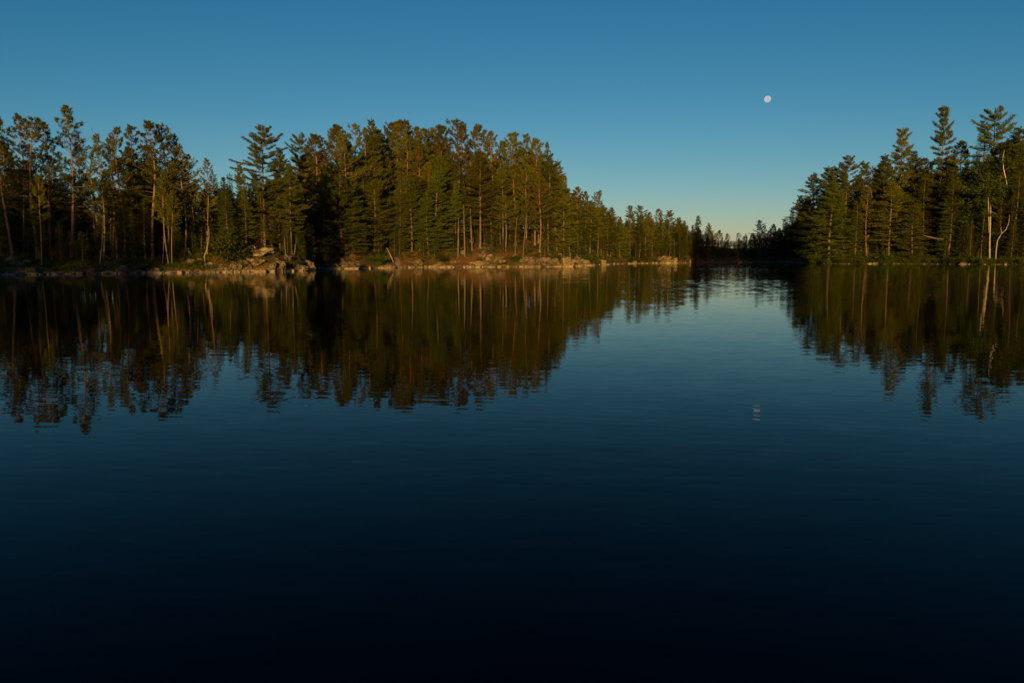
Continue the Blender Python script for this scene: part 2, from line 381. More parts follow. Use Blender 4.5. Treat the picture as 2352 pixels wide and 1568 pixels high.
def bare_tree(seed, H=12.):
    rng = np.random.default_rng(seed); T = Tubes(); ends = []
    tp, tr = stem(rng, H * .72, .13, .3, 9, .05); T.add(tp, tr, 8)
    for i in range(9):
        p0, _ = on(tp, rng.uniform(.55, 1)); limbs(rng, T, p0, azdir(rng.uniform(0, 6.28), R(rng.uniform(25, 75))), H * .17, .05, 3, ends, .7, 3)
    return T.mesh('bare_trunk_and_limbs', M['bark_dark']), None, H

PROTO = {
 'RP': [red_pine(11),  red_pine(12, cb=.40, CR=2.5), red_pine(13, cb=.52, CR=3.1, nb=46), red_pine(14, cb=.35, CR=2.7, nb=62), red_pine(15, cb=.48, CR=2.3, nb=44, gap=.12), red_pine(16, cb=.45, CR=3.3, gap=.15), red_pine(17, cb=.38, CR=2.2, nb=60, gap=.1), red_pine(18, cb=.55, CR=2.9, nb=56, gap=.2)],
 'RO': [red_pine(21, cb=.34, CR=2.3, nb=46, tuft=12, gap=.06, r0=.13), red_pine(24, cb=.42, CR=2.9, nb=46, gap=.08, tuft=12, r0=.13), red_pine(25, cb=.40, CR=2.2, nb=44, gap=.1, tuft=12, r0=.12), red_pine(26, cb=.46, CR=2.7, nb=40, gap=.1, tuft=12, r0=.13), red_pine(27, cb=.36, CR=2.4, nb=44, gap=.12, tuft=12, r0=.12)],      # open, tufted crowns
 'WP': [white_pine(31), white_pine(32, cb=.14, CR=3.8), white_pine(33, cb=.26, CR=4.4, irregular=.45), white_pine(34, cb=.03, CR=4.5, step=.52, irregular=.45), white_pine(35, cb=.2, CR=3.5, irregular=.6, step=.75), white_pine(36, cb=.1, CR=4.3, irregular=.55, point=.7)],
 'WI': [white_pine(41, cb=.3, CR=4.6, step=.8, irregular=.45, point=.6, upt=.6, tuft=10), white_pine(42, cb=.25, CR=3.0, step=.72, irregular=.6, point=.5, tuft=9), white_pine(43, cb=.35, CR=3.9, step=.75, irregular=.6, point=.65, upt=.7, tuft=9)],  # ragged old crowns
 'SP': [spruce(51), spruce(52, CR=1.6, ragged=.4), spruce(53, CR=2.4, gap=.08), spruce(54, CR=1.9, ragged=.6, gap=.15)],
 'SN': [spruce(56, CR=.95, ragged=.45, gap=.05, blade=.17)],
 'CD': [spruce(61, CR=2.5, matk='cedar', bulge=1, droop=.3, blade=.22, ragged=.35), spruce(62, CR=2.0, matk='cedar', bulge=.7, droop=.3, blade=.22)],
 'BL': [broadleaf(71), broadleaf(72, CR=3.1)],
 'SH': [shrub(81), shrub(82, n=12), shrub(83, CR=1.15, n=20)],
 'SD': [shrub(86, 'dry', n=12)],
 'SC': [shrub(88, 'cedar', n=22)],
 'BT': [bare_tree(91)],
}
NAMES = {'RP': ('red_pine', 'red pine'), 'RO': ('red_pine', 'red pine'), 'WP': ('white_pine', 'white pine'), 'WI': ('white_pine', 'white pine'),
         'SP': ('spruce_tree', 'spruce'), 'SN': ('spruce_tree', 'spruce'), 'CD': ('cedar_tree', 'cedar'), 'BL': ('birch_tree', 'birch'),
         'SH': ('shrub', 'shrub'), 'SD': ('shrub', 'shrub'), 'SC': ('shrub', 'shrub'), 'BT': ('bare_tree', 'bare tree')}

# ------------------------------------------------------------------ the lay of the land
def dist_at(y):                       # metres to the water that shows at picture row y
    t = (784 - y) / F
    return -EYE * (math.cos(PITCH) + t * math.sin(PITCH)) / (t * math.cos(PITCH) - math.sin(PITCH))
def az_of(px): return math.degrees(math.atan((px - 1176) / F))
_sh = [(-60, 634), (0, 632), (120, 630), (250, 628.5), (400, 627), (470, 626), (560, 625), (640, 624), (700, 622), (714, 620.5), (728, 617.5), (760, 617.6), (800, 617.2), (850, 616.2), (900, 615),
       (1000, 614), (1100, 613.5), (1250, 613), (1310, 612.3), (1360, 609.5), (1400, 607), (1450, 605.5), (1520, 604.8), (1570, 604.5), (1600, 603.5), (1700, 603), (1780, 603),
       (1832, 603.8), (1850, 605.4), (1900, 606), (2100, 606.5), (2250, 607.5), (2352, 608), (2450, 608.3)]
AZ = [-180, -150, -120, -90, -60, -45] + [az_of(a) for a, _ in _sh] + [46, 60, 80, 110, 150, 180]
RR = [2.4, 4.5, 16, 34, 52, 60] + [dist_at(b_) / math.cos(R(az_of(a))) for a, b_ in _sh] + [170, 40, 24, 12, 4.5, 2.4]
def shore_R(az): return np.interp(az, AZ, RR)
# bank height, bank width, slope, highest ground: by picture column
_lp = [(-60, .9, 4, .10, 5), (300, .8, 4, .10, 5), (400, .9, 4, .08, 3), (470, 1.3, 4, .1, 4), (540, 1.9, 5, .1, 4), (600, 2.5, 6, .1, 4), (680, 1.7, 5, .1, 4), (712, 1.0, 4, .1, 4),
       (760, .7, 4, .22, 8), (850, 1.1, 4, .28, 10), (950, 1.5, 4, .28, 11), (1020, 1.7, 5, .28, 11), (1100, 2.4, 7, .26, 10), (1180, 2.0, 6, .24, 9), (1250, 1.8, 5, .22, 8), (1330, 1.7, 5, .18, 7),
       (1400, 1.0, 4, .15, 6), (1570, .9, 4, .20, 8), (1700, .6, 4, .20, 7), (1840, .6, 4, .2, 8), (1900, .4, 3, .28, 13), (2352, .5, 3, .28, 13)]
LAZ = [-180, -150, -125, -60] + [az_of(a[0]) for a in _lp] + [48, 58, 90, 120, 180]
LV = [(.6, 2, .1, 3), (.6, 2, .1, 3), (.6, 3, .1, 4), (.8, 3, .08, 3)] + [a[1:] for a in _lp] + [(.6, 3, .2, 6), (.6, 3, .1, 3), (.6, 3, .1, 3), (.6, 3, .1, 3), (.6, 2, .1, 3)]
def land(az, d):
    v = [np.interp(az, LAZ, [q[i] for q in LV]) for i in range(4)]
    if d < 0: return max(-2.2, .35 * d)
    t = min(d / v[1], 1); bank = v[0] * (t ** .55)
    far = 1 / (1 + max(0, d - 160) / 200)
    return bank + min(v[2] * max(0, d - 1), v[3] * (1 - math.exp(-v[2] * max(0, d - 1) / v[3]) if v[3] else 0)) * far
def ground(x, y):
    az = math.degrees(math.atan2(x, y)); r = math.hypot(x, y); d = r - shore_R(az)
    h = land(az, d)
    if d > 0:
        h += 19 * min(1, d / 14) * math.exp(-((x - 71) / 13) ** 4 - ((y - 20) / 15) ** 2)  # unseen rise, added so the trees on it shade the channel
        k = min(1, d / 2.5)
        h += k * (.30 * mnoise.noise(Vector((x * .35, y * .35, 1.7))) + .22 * mnoise.noise(Vector((x * .9, y * .9, 5.1)))) + min(1, d / 25) * .9 * mnoise.noise(Vector((x * .07, y * .07, 9)))
    else:
        h += max(0, 1 + d) * .16 * mnoise.noise(Vector((x * .8, y * .8, 3.3)))
    return h
azs = list(np.arange(-180, -46, 3.0)) + list(np.arange(-46, 46, .14)) + list(np.arange(46, 180, 3.0))
ds = [-1.0, -.6, -.3, -.15, 0, .12, .25, .4, .6, .8, 1.1, 1.5, 2, 2.6, 3.2, 4, 5, 6, 7.5, 9, 11, 13, 16, 20, 25, 32, 40, 55, 75, 110, 160, 250, 400, 900, 2500, 9000]
rows = [0.0, .35, .7, .93]
V = []; ncol = len(azs)
for a in azs:
    Ra = float(shore_R(a)); sa, ca = math.sin(R(a)), math.cos(R(a))
    for q in rows: r = q * (Ra - 1); V.append((r * sa, r * ca, max(-2.4, land(a, r - Ra))))
    for d in ds:
        r = Ra + d; x, y = r * sa, r * ca; V.append((x, y, ground(x, y)))
nr = len(rows) + len(ds)
i = np.arange(ncol)[:, None] * nr; i2 = ((np.arange(ncol) + 1) % ncol)[:, None] * nr; j = np.arange(nr - 1)[None, :]
Fq = np.stack([i + j, i + j + 1, i2 + j + 1, i2 + j], -1).reshape(-1, 4)
me = make_mesh('ground', V, [Fq], M['floor'])
me.polygons.foreach_set('use_smooth', np.ones(len(me.polygons), bool))
tag(link('ground', me), None, None, kind='structure')
s_ = 420
me = make_mesh('water', [(-s_, -s_, 0), (s_, -s_, 0), (s_, s_, 0), (-s_, s_, 0)], [np.array([[0, 1, 2, 3]])], M['water'])
tag(link('water', me), None, None, kind='structure')

def world_at(px, py, d):
    """the point D metres behind the waterline that shows at picture position px, py"""
    az = az_of(px); t = (784 - py) / F
    for _ in range(12):
        Y = (shore_R(az) + d) * math.cos(R(az)); Z = Y * (t * math.cos(PITCH) - math.sin(PITCH)) / (math.cos(PITCH) + t * math.sin(PITCH))
        X = (px - 1176) / F * (Y * math.cos(PITCH) - Z * math.sin(PITCH)); az += .7 * (math.degrees(math.atan2(X, Y)) - az)
    return X, Y, Z + EYE
rnd = random.Random(5)
COUNT = {}
def copy_proto(code, var, loc, sxy, sz, rot, tilt, label, cat, group):
    tm, cm, H = PROTO[code][var % len(PROTO[code])]; nm = NAMES[code][0]
    if cm is None:
        root = link(nm, tm)
    else:
        root = bpy.data.objects.new(nm, None); COL.objects.link(root); root.empty_display_size = .5
        if code[0] == 'S' and nm == 'shrub': link('stems', tm, root); link('leaves', cm, root)
        else: link('trunk', tm, root); link('crown', cm, root)
    root.location = loc; root.scale = (sxy, sxy, sz); root.rotation_euler = (tilt[0], tilt[1], rot)
    tag(root, label, cat, group); COUNT[nm] = COUNT.get(nm, 0) + 1
    return root
def tree(code, px, py, d, label=None, group=None, var=None, w=1.0, lean=0.0, hmin=3.0):
    x, y, z = world_at(px, py, d); g0 = ground(x, y); h = max(hmin, z - g0)
    var = rnd.randrange(100) if var is None else var
    H = PROTO[code][var % len(PROTO[code])][2]; sz = h / H
    sxy = w * (1.48 if code == 'WP' else 1.3) * (sz ** .9) * rnd.uniform(.9, 1.12)
    if lean:                                        # the top stays put, the foot moves sideways
        x -= math.sin(R(lean)) * h; g0 = ground(x, y)
    return copy_proto(code, var, (x, y, g0 - .05), sxy, sz, rnd.uniform(0, 6.28), (R(rnd.uniform(-1.2, 1.2)), R(lean if lean else rnd.uniform(-1.2, 1.2))), label, NAMES[code][1] if NAMES[code][1] in ('shrub', 'bare tree') else 'tree', group)

# ------------------------------------------------------------------ trees of the skyline and the front rows, one by one
G1 = 'tall red pines of the left stand'; G2 = 'pines along the top of the middle headland'; G3 = 'trees along the far shore'; G4 = 'tall trees of the right bank'; G5 = 'shoreline trees on the headland'
T_ = [
 # code, top x, top y, metres inland, width, variant, label, group
 ('RO', 8, 272, 6, 0.95, 0, 'open crowned red pine cut off by the left edge of the photo', G1),
 ('RO', 33, 266, 10, 0.76, 4, 'slim red pine with a small spiky top near the left edge', G1),
 ('RO', 72, 274, 5, 1.09, 1, 'broad topped red pine with twin lit trunk just left of the tallest left pine', G1),
 ('RO', 95, 283, 9, 0.85, 0, 'red pine overlapping the right side of the broad topped left pine', G1),
 ('RO', 144, 244, 7, 1.09, 0, 'tallest pine of the left stand with sparse tufted branches and a thin spire', G1),
 ('RO', 180, 330, 11, 0.76, 2, 'lower red pine between the tallest left pine and the bare treetop', G1),
 ('RO', 222, 312, 6, 0.76, 4, 'narrow red pine close beside the leafless treetop', G1),
 ('RO', 243, 322, 10, 0.76, 1, 'short topped red pine just right of the leafless treetop', G1),
 ('RO', 271, 295, 7, 0.9, 0, 'dense crowned red pine, first of the group right of the bare treetop', G1),
 ('RO', 295, 291, 11, 0.85, 2, 'red pine with sky showing below its crown in the left stand', G1),
 ('RO', 335, 281, 6, 1.04, 0, 'red pine with a tall jagged peak left of the gap in the trees', G1),
 ('RO', 369, 291, 8, 0.95, 1, 'bushy red pine beside the jagged peaked pine', G1),
 ('RO', 393, 312, 11, 0.85, 1, 'leggy red pine with long right hand branches in the left stand', G1),
 ('RO', 412, 341, 7, 0.85, 3, 'shorter red pine on the falling edge of the left stand', G1),
 ('RO', 437, 357, 10, 0.66, 0, 'thin open pine on the falling edge of the left stand', G1),
 ('RO', 467, 367, 6, 0.71, 4, 'last red pine of the left stand before the low gap', G1),
 ('SP', 486, 398, 9, 1.0, 0, 'dark spruce at the left side of the low gap in the trees', G1),
 ('WP', 510, 406, 8, 0.6, 1, 'small pine rising in the low gap between the stands', G1),
 ('SN', 527, 400, 10, 0.9, 0, 'tiny pointed spruce beside the young feathery pine', G1),
 ('WP', 546, 376, 9, 0.55, 3, 'young feathery white pine standing up in the low gap', G1),
 ('WI', 598, 297, 8, 0.82, 0, 'tall layered white pine standing alone against the sky above the gap', G1),
 ('WP', 643, 342, 10, 0.8, 2, 'white pine with upturned tips just right of the lone layered pine', G1),
 ('WP', 664, 372, 4, 0.62, 0, 'slim white pine with a long bare trunk above the rock ledge', G1),
 ('WI', 694, 312, 14, 0.75, 2, 'ragged white pine reaching left at the start of the middle headland', G2),
 ('RP', 724, 311, 16, 0.95, 3, 'dense pine beside the ragged left reaching white pine', G2),
 ('RP', 767, 296, 18, 1.05, 0, 'broad red pine crown on the left shoulder of the headland', G2),
 ('RP', 785, 312, 14, 0.85, 2, 'lower crown tucked against the broad red pine of the left shoulder', G2),
 ('RO', 813, 289, 20, 0.85, 1, 'thin crowned red pine left of the spired white pine', G2),
 ('RO', 831, 296, 17, 0.7, 0, 'lean red pine pressed against the spired white pine', G2),
 ('WP', 847, 274, 16, 0.6, 3, 'white pine with a tall feathery spire on top of the headland', G2),
 ('RP', 863, 302, 20, 0.8, 1, 'red pine just right of the feathery spire', G2),
 ('RO', 879, 301, 22, 0.75, 0, 'airy red pine with sky showing through beside the pale dead trunk', G2),
 ('RP', 899, 285, 22, 0.95, 3, 'rounded pine at the left end of the flat headland top', G2),
 ('RP', 915, 284, 19, 0.95, 0, 'full crowned pine on the flat part of the headland top', G2),
 ('RP', 934, 284, 23, 1.0, 2, 'wide dark pine crown at the right end of the flat headland top', G2),
 ('RP', 955, 295, 20, 0.85, 1, 'pine crown in the shallow dip of the headland top', G2),
 ('RP', 975, 299, 17, 0.95, 3, 'leafy looking olive pine in the shallow dip of the headland top', G2),
 ('RP', 991, 302, 21, 0.8, 0, 'short pine between the shallow dip and the two peaked pines', G2),
 ('RP', 1013, 292, 18, 0.95, 1, 'peaked red pine with an orange upper trunk on the headland', G2),
 ('RO', 1049, 281, 19, 1.15, 1, 'highest red pine of the headland with a wide tufted top', G2),
 ('RP', 1069, 293, 16, 0.8, 2, 'red pine leaning out from the highest headland crown', G2),
 ('RP', 1097, 295, 18, 0.95, 0, 'red pine directly behind the bright layered white pine', G2),
 ('RP', 1129, 306, 15, 0.9, 4, 'red pine with a straight visible trunk right of the bright layered white pine', G2),
 ('RP', 1155, 327, 18, 0.8, 3, 'low pine crown in the notch before the narrow domed pine', G2),
 ('RP', 1179, 309, 14, 0.9, 1, 'narrow domed red pine on the right side of the headland', G2),
 ('RP', 1211, 312, 14, 0.85, 4, 'forked top red pine on the right side of the headland', G2),
 ('RP', 1229, 325, 11, 0.85, 0, 'red pine beginning the steep right shoulder of the headland', G2),
 ('RO', 1258, 329, 12, 0.55, 0, 'spindly treetop poking above the steep right shoulder', G2),
 ('WP', 1262, 358, 8, 0.85, 2, 'thick layered pine under the spindly shoulder treetop', G2),
 ('WP', 1281, 369, 6, 0.8, 3, 'pine halfway down the steep right shoulder of the headland', G2),
 ('WP', 1296, 402, 4, 0.75, 1, 'layered pine forming the outer edge of the right shoulder', G2),
 ('RP', 1331, 434, 8, 0.85, 0, 'first tall pine past the end of the headland', G3),
 ('RP', 1348, 442, 12, 0.8, 1, 'pine leaning on the first tall pine past the headland', G3),
 ('RP', 1379, 442, 10, 0.75, 2, 'pointed pine with a lit trunk reaching down to the far shore', G3),
 ('WP', 1404, 475, 8, 0.9, 0, 'yellow green pine sloping away along the far shore', G3),
 ('WP', 1427, 498, 6, 0.84, 3, 'low rounded pine in the dip of the far shore trees', G3),
 ('WI', 1449, 473, 14, 0.9, 1, 'bushy headed pine left of its twin on the far shore', G3),
 ('WI', 1471, 474, 16, 0.96, 2, 'bushy headed pine right of its twin on the far shore', G3),
 ('WP', 1492, 487, 14, 0.84, 1, 'mid height pine after the twin bushy heads', G3),
 ('RP', 1513, 481, 18, 0.96, 3, 'round headed pine in the middle of the far shore line', G3),
 ('WI', 1539, 486, 14, 0.78, 0, 'narrow spired pine towards the shaded end of the far shore', G3),
 ('RP', 1560, 501, 18, 1.14, 1, 'flat crowned pine at the shaded end of the far shore', G3),
 ('WI', 1603, 496, 20, 0.72, 1, 'gnarled pine with one arm reaching left above the channel', G3),
 ('WP', 1628, 513, 16, 0.84, 2, 'umbrella topped pine right of the gnarled pine', G3),
 ('RP', 1653, 530, 16, 0.96, 0, 'small pine on the slope down to the lowest skyline notch', G3),
 ('RP', 1670, 537, 18, 0.96, 3, 'last low pine before the lowest skyline notch', G3),
 ('RO', 1695, 536, 18, 0.96, 1, 'low airy pine just past the lowest skyline notch', G3),
 ('RO', 1713, 537, 22, 0.8, 0, 'pale topped small pine at the head of the channel', G3),
 ('WI', 1745, 507, 16, 0.85, 2, 'taller airy pine standing up at the head of the channel', G3),
 ('RO', 1758, 519, 20, 0.7, 1, 'thin pine leaning on the taller airy channel pine', G3),
 ('RP', 1778, 517, 18, 0.9, 0, 'dark pine between the airy channel pine and the spruces', G3),
 ('SP', 1802, 502, 14, 0.9, 1, 'dark spruce starting the rise to the right bank', G3),
 ('SP', 1820, 475, 12, 0.75, 1, 'pointed dark spruce standing against the sky at the corner of the right bank', G3),
 ('WP', 1838, 452, 9, 0.91, 2, 'dark feathered pine against the sky left of the lit bank corner', G4),
 ('WP', 1867, 398, 7, 1.04, 0, 'flat topped white pine at the lit left corner of the right bank', G4),
 ('WP', 1898, 384, 10, 0.98, 3, 'round headed pine behind the big lit corner pine', G4),
 ('WI', 1921, 388, 13, 0.78, 2, 'small forked treetop between the corner pines', G4),
 ('WI', 1949, 365, 12, 0.94, 0, 'crooked white pine with branches reaching left on the right bank', G4),
 ('WI', 1987, 375, 14, 0.78, 1, 'grey thin topped pine beside the small dark spire', G4),
 ('SN', 2001, 383, 12, 1.3, 0, 'small dark spruce spire between two ragged pines', G4),
 ('WP', 2012, 390, 15, 0.78, 1, 'half hidden pine right of the small dark spire', G4),
 ('WP', 2037, 356, 12, 0.85, 3, 'bushy pine crown below the stepped white pine', G4),
 ('WI', 2075, 297, 14, 0.72, 1, 'stepped white pine with a tiered top, second tallest on the right bank', G4),
 ('WP', 2102, 350, 16, 0.98, 2, 'spreading pine in the hollow right of the stepped white pine', G4),
 ('RP', 2125, 366, 13, 1.04, 3, 'low crown at the bottom of the hollow on the right bank', G4),
 ('SP', 2146, 388, 16, 1.04, 0, 'dark spruce in the hollow beside the tallest spired pine', G4),
 ('WI', 2173, 248, 13, 0.57, 1, 'tallest spired white pine of the right bank with short irregular arms', G4),
 ('RP', 2210, 328, 16, 0.86, 1, 'dome topped pine right of the tallest spired pine', G4),
 ('BL', 2238, 346, 14, 0.98, 0, 'leafy birch between the dome topped pine and the thin spruce', G4),
 ('SN', 2258, 293, 13, 1.55, 0, 'very narrow spruce column against the sky on the right bank', G4),
 ('WI', 2293, 252, 15, 0.92, 2, 'wide armed white pine towering near the right edge', G4),
 ('SN', 2329, 298, 17, 1.49, 0, 'pale thin spruce top between the wide armed pine and the edge', G4),
 ('WP', 2349, 293, 13, 0.92, 3, 'tall pine cut off by the right edge of the photo', G4),
 # front rows
 ('CD', 516, 425, 5, 0.8, 0, 'bright green cedar at the water left of the rock ledge', G5),
 ('SC', 521, 560, 2.2, 1.2, 0, 'round green cedar bush at the foot of the bright cedar', None),
 ('WP', 560, 432, 7, 0.7, 1, 'olive pine with a bare lower trunk behind the rock ledge', G5),
 ('WP', 603, 420, 9, 0.9, 3, 'full pine behind the rock dome below the lone layered pine', G5),
 ('WP', 638, 398, 8, 0.8, 2, 'layered olive pine right behind the rock dome', G5),
 ('RP', 604, 500, 3.5, 0.75, 3, 'small pine growing out of the top of the rock dome', G5),
 ('RP', 711, 514, 2.0, .8, 3, 'small leaning pine at the right end of the rocky point', G5),
 ('RP', 778, 400, 10, 0.9, 4, 'red pine with a forked orange trunk on the headland slope', G5),
 ('WP', 798, 414, 8, 0.85, 0, 'green layered pine on the lower headland slope', G5),
 ('CD', 868, 478, 5, 0.8, 1, 'rounded green cedar low on the headland shore', G5),
 ('CD', 905, 520, 3, 0.8, 0, 'dark green cedar leaning over the water on the headland', G5),
 ('SP', 919, 444, 5, 0.8, 1, 'brownish thin spruce on the headland shore', G5),
 ('WP', 983, 437, 4, 0.9, 3, 'wide layered white pine with a pale leaning foot at the headland shore', G5),
 ('WP', 1044, 420, 7, 0.75, 1, 'white pine standing above a row of thin straight trunks', G5),
 ('WP', 1102, 349, 6, 0.8, 0, 'bright layered white pine with twin pale trunks in the middle of the headland', G5),
 ('WP', 1155, 385, 6, 0.72, 2, 'white pine with a pale grey trunk right of the orange clearing', G5),
 ('WP', 1140, 500, 9, 0.7, 1, 'low dark pine behind the orange clearing', G5),
 ('RP', 1208, 385, 7, 0.85, 3, 'pine with several slanting trunks at its foot above the right headland rocks', G5),
 ('RP', 1240, 400, 5, 0.9, 1, 'dense pine above the right headland rocks', G5),
 ('WP', 1311, 492, 3, 0.95, 3, 'green layered pine at the outer rocks of the headland', G5),
 ('RP', 1372, 500, 4, 0.7, 4, 'slim pine with a long lit trunk on the far shore', G5),
 ('WP', 1424, 505, 3, 0.72, 2, 'yellow lit pine with a pale slanting trunk on the far shore', G5),
 ('WP', 1484, 503, 4, 0.84, 0, 'lit layered pine in the middle of the far shore', G5),
 ('WP', 1912, 420, 2.5, 1.37, 3, 'large lit white pine with boughs down to the water on the right bank', G5),
 ('WP', 1885, 455, 3.5, 1.17, 1, 'lit pine at the water just left of the largest low boughed pine', G5),
 ('SP', 1970, 467, 3, 1.1, 2, 'spruce on the right bank beside the large low boughed pine', G5),
 ('RP', 1999, 430, 5, 0.91, 4, 'pine with a grey bare trunk between the spruce and the green shrub', G5),
 ('WP', 2050, 420, 4, 1.1, 2, 'broad olive pine above the bright green shrub', G5),
 ('WP', 2103, 467, 3, 1.17, 3, 'drooping dark pine behind the pale fallen limb', G5),
 ('SP', 2128, 400, 8, 1.04, 2, 'ragged spruce with a bare lower trunk right of the drooping dark pine', G5),
 ('CD', 2188, 409, 5, 0.98, 0, 'big dense cedar in the centre of the right bank', G5),
 ('BL', 2227, 390, 8, 0.92, 1, 'green leafy birch above the dense cedar', G5),
 ('SP', 2234, 504, 2.5, 0.86, 1, 'small spruce at the water left of the split dead trunk', G5),
 ('SP', 2262, 455, 5, 0.86, 0, 'dark spruce directly behind the split dead trunk', G5),
 ('BL', 2317, 338, 10, 1.15, 1, 'large leafy birch with a bright kinked stem near the right edge', G5),
 ('SP', 2304, 455, 6, 0.86, 2, 'spruce between the split dead trunk and the curved bare stem', G5),
 ('SP', 2342, 405, 5, 1.15, 0, 'heavy spruce at the right edge behind the curved bare stem', G5),
]
SKY = []; NEAR = []
for (code, px, py, d, w, var, label, grp) in T_:
    tree(code, px, py, d, label, grp, var, w)
    SKY.append((px, py))
# slim straight trunks at the left shore whose feet catch the sun
for px, py, d, ln, label in [(352, 400, 3.0, -3, 'slim pine with a pale lit trunk leaning left above the flat shore rock'), (372, 410, 2.2, -2, 'slim pine with a pale lit trunk nearest the water left of the ledge'),
                             (383, 430, 3.5, 1, 'slim upright pine among the lit trunks of the left shore'), (408, 440, 1.2, 7, 'thin pine leaning right from the waterline left of the ledge'),
                             (200, 400, 4, -5, 'thin dark pine stem leaning left in the shaded left stand'), (60, 400, 3, -6, 'lit pine leaning left from the orange clearing at the far left'),
                             (1190, 470, 3.5, 3, 'slim pine in the fan of slanting trunks on the headland'), (1222, 460, 3, 9, 'slim pine leaning right over the headland rocks')]:
    tree('RP', px, py, d, label, 'slim leaning shore pines', 4, .62, ln)
tree('BT', 203, 308, 8, 'leafless dead tree with a fan of bare twigs in the left stand', None, 0, .75)

# ------------------------------------------------------------------ the trees that fill the stands
sky_line = sorted(p_ for p_ in SKY if True)
SX = np.array([0, 33, 72, 110, 144, 180, 230, 271, 335, 393, 437, 467, 495, 550, 575, 600, 625, 660, 700, 767, 847, 915, 1049, 1129, 1211, 1258, 1281, 1305, 1331, 1379, 1430, 1471, 1540, 1600, 1680, 1745, 1800, 1836, 1850, 1867, 1949, 2000, 2050, 2110, 2150, 2210, 2260, 2352])
SY = np.array([280, 275, 280, 300, 290, 330, 325, 300, 290, 318, 360, 375, 410, 415, 390, 370, 380, 380, 330, 300, 292, 288, 288, 312, 318, 345, 380, 430, 445, 455, 500, 482, 492, 510, 542, 520, 505, 470, 440, 405, 385, 400, 360, 370, 370, 340, 345, 300])
ZONES = [
 (-20, 480, 8, 18, 40, 120, 18, ('RP', 'RP', 'RO'), 'slim {} behind the left skyline', 'slim trees behind the left skyline'),
 (478, 590, 7, 16, 2, 45, 9, ('SP', 'WP', 'WP'), 'low gap {}', 'trees of the low gap'),
 (1300, 1585, 8, 22, 3, 26, 20, ('WP', 'RP', 'WP'), 'top row {} of the far shore', 'top row trees of the far shore'),
 (1850, 2390, 12, 26, 6, 45, 18, ('WP', 'SP', 'WP', 'RP'), 'top row {} of the right bank', 'top row trees of the right bank'),
 # x0, x1, d0, d1, lowest and highest top below the skyline, count, kinds, label stem, group
 (-40, 500, 9, 20, 110, 190, 50, ('RP', 'RP', 'WP', 'SP', 'CD'), 'lower dark {} of the left stand', 'undergrowth trees of the left stand'),
 (-30, 480, 4, 10, 150, 250, 22, ('WP', 'SP', 'CD'), 'low shaded {} near the water', 'small trees under the left stand'),
 (500, 640, 8, 16, 40, 130, 18, ('WP', 'RP', 'SP', 'CD'), 'olive {} behind the rocky point', 'trees behind the rocky point'),
 (655, 730, 26, 44, 20, 120, 12, ('RP', 'WP', 'WP'), 'farther {} seen over the rocky point', 'farther trees over the rocky point'),
 (650, 712, 3, 7, 175, 235, 6, ('WP', 'CD'), 'low {} on the rocky point', 'low trees on the rocky point'),
 (715, 765, 3, 10, 90, 220, 8, ('SP', 'CD', 'WP'), 'dark {} in the shaded cove', 'trees of the shaded cove'),
 (700, 1290, 12, 26, 25, 90, 42, ('RP', 'RP', 'WP', 'RP'), 'upper slope {} of the headland', 'upper slope trees of the headland'),
 (720, 1290, 5, 13, 90, 190, 38, ('WP', 'RP', 'WP', 'SP', 'CD'), 'middle slope {} of the headland', 'middle slope trees of the headland'),
 (760, 1300, 2.5, 6, 200, 262, 14, ('CD', 'SP', 'WP'), 'small {} by the water', 'small shore trees of the headland'),
 (1300, 1580, 5, 22, 12, 60, 30, ('WP', 'RP', 'WP', 'CD', 'SP'), 'sunlit {} of the far shore', 'crowded trees of the far shore'),
 (1310, 1580, 2, 5, 50, 95, 12, ('WP', 'CD', 'SP'), 'low sunlit {} by the water', 'low trees of the far shore'),
 (1580, 1850, 6, 26, 8, 40, 30, ('RP', 'WP', 'SP', 'SP'), 'shadowed {} of the channel', 'shadowed trees of the channel'),
 (1840, 2400, 12, 26, 20, 80, 32, ('WP', 'SP', 'RP', 'WP', 'BL'), 'upper {} of the right bank', 'upper trees of the right bank'),
 (1850, 2400, 4, 12, 90, 200, 35, ('WP', 'SP', 'CD', 'SP'), 'middle {} of the right bank', 'middle trees of the right bank'),
 (1860, 2390, 1.2, 4, 170, 280, 26, ('SP', 'CD'), 'small {} at the waterline', 'small waterline trees of the right bank'),
]
for (x0, x1, d0, d1, o0, o1, n, kinds, lab, grp) in ZONES:
    for k in range(n):
        px = x0 + (k + rnd.random()) * (x1 - x0) / n; code = rnd.choice(kinds)
        if d0 < 5 and (2250 < px < 2326 or 2118 < px < 2170): continue
        top = min(596, float(np.interp(px, SX, SY)) + rnd.uniform(o0, o1))
        hmin = 3.0 if top > 480 else 4.0
        l2 = lab.format(NAMES[code][1]); g2 = grp if True else None
        NEAR.append((tree(code, px, top, rnd.uniform(d0, d1), l2, grp, None, rnd.uniform(.85, 1.1), hmin=hmin), px, top, l2, code))

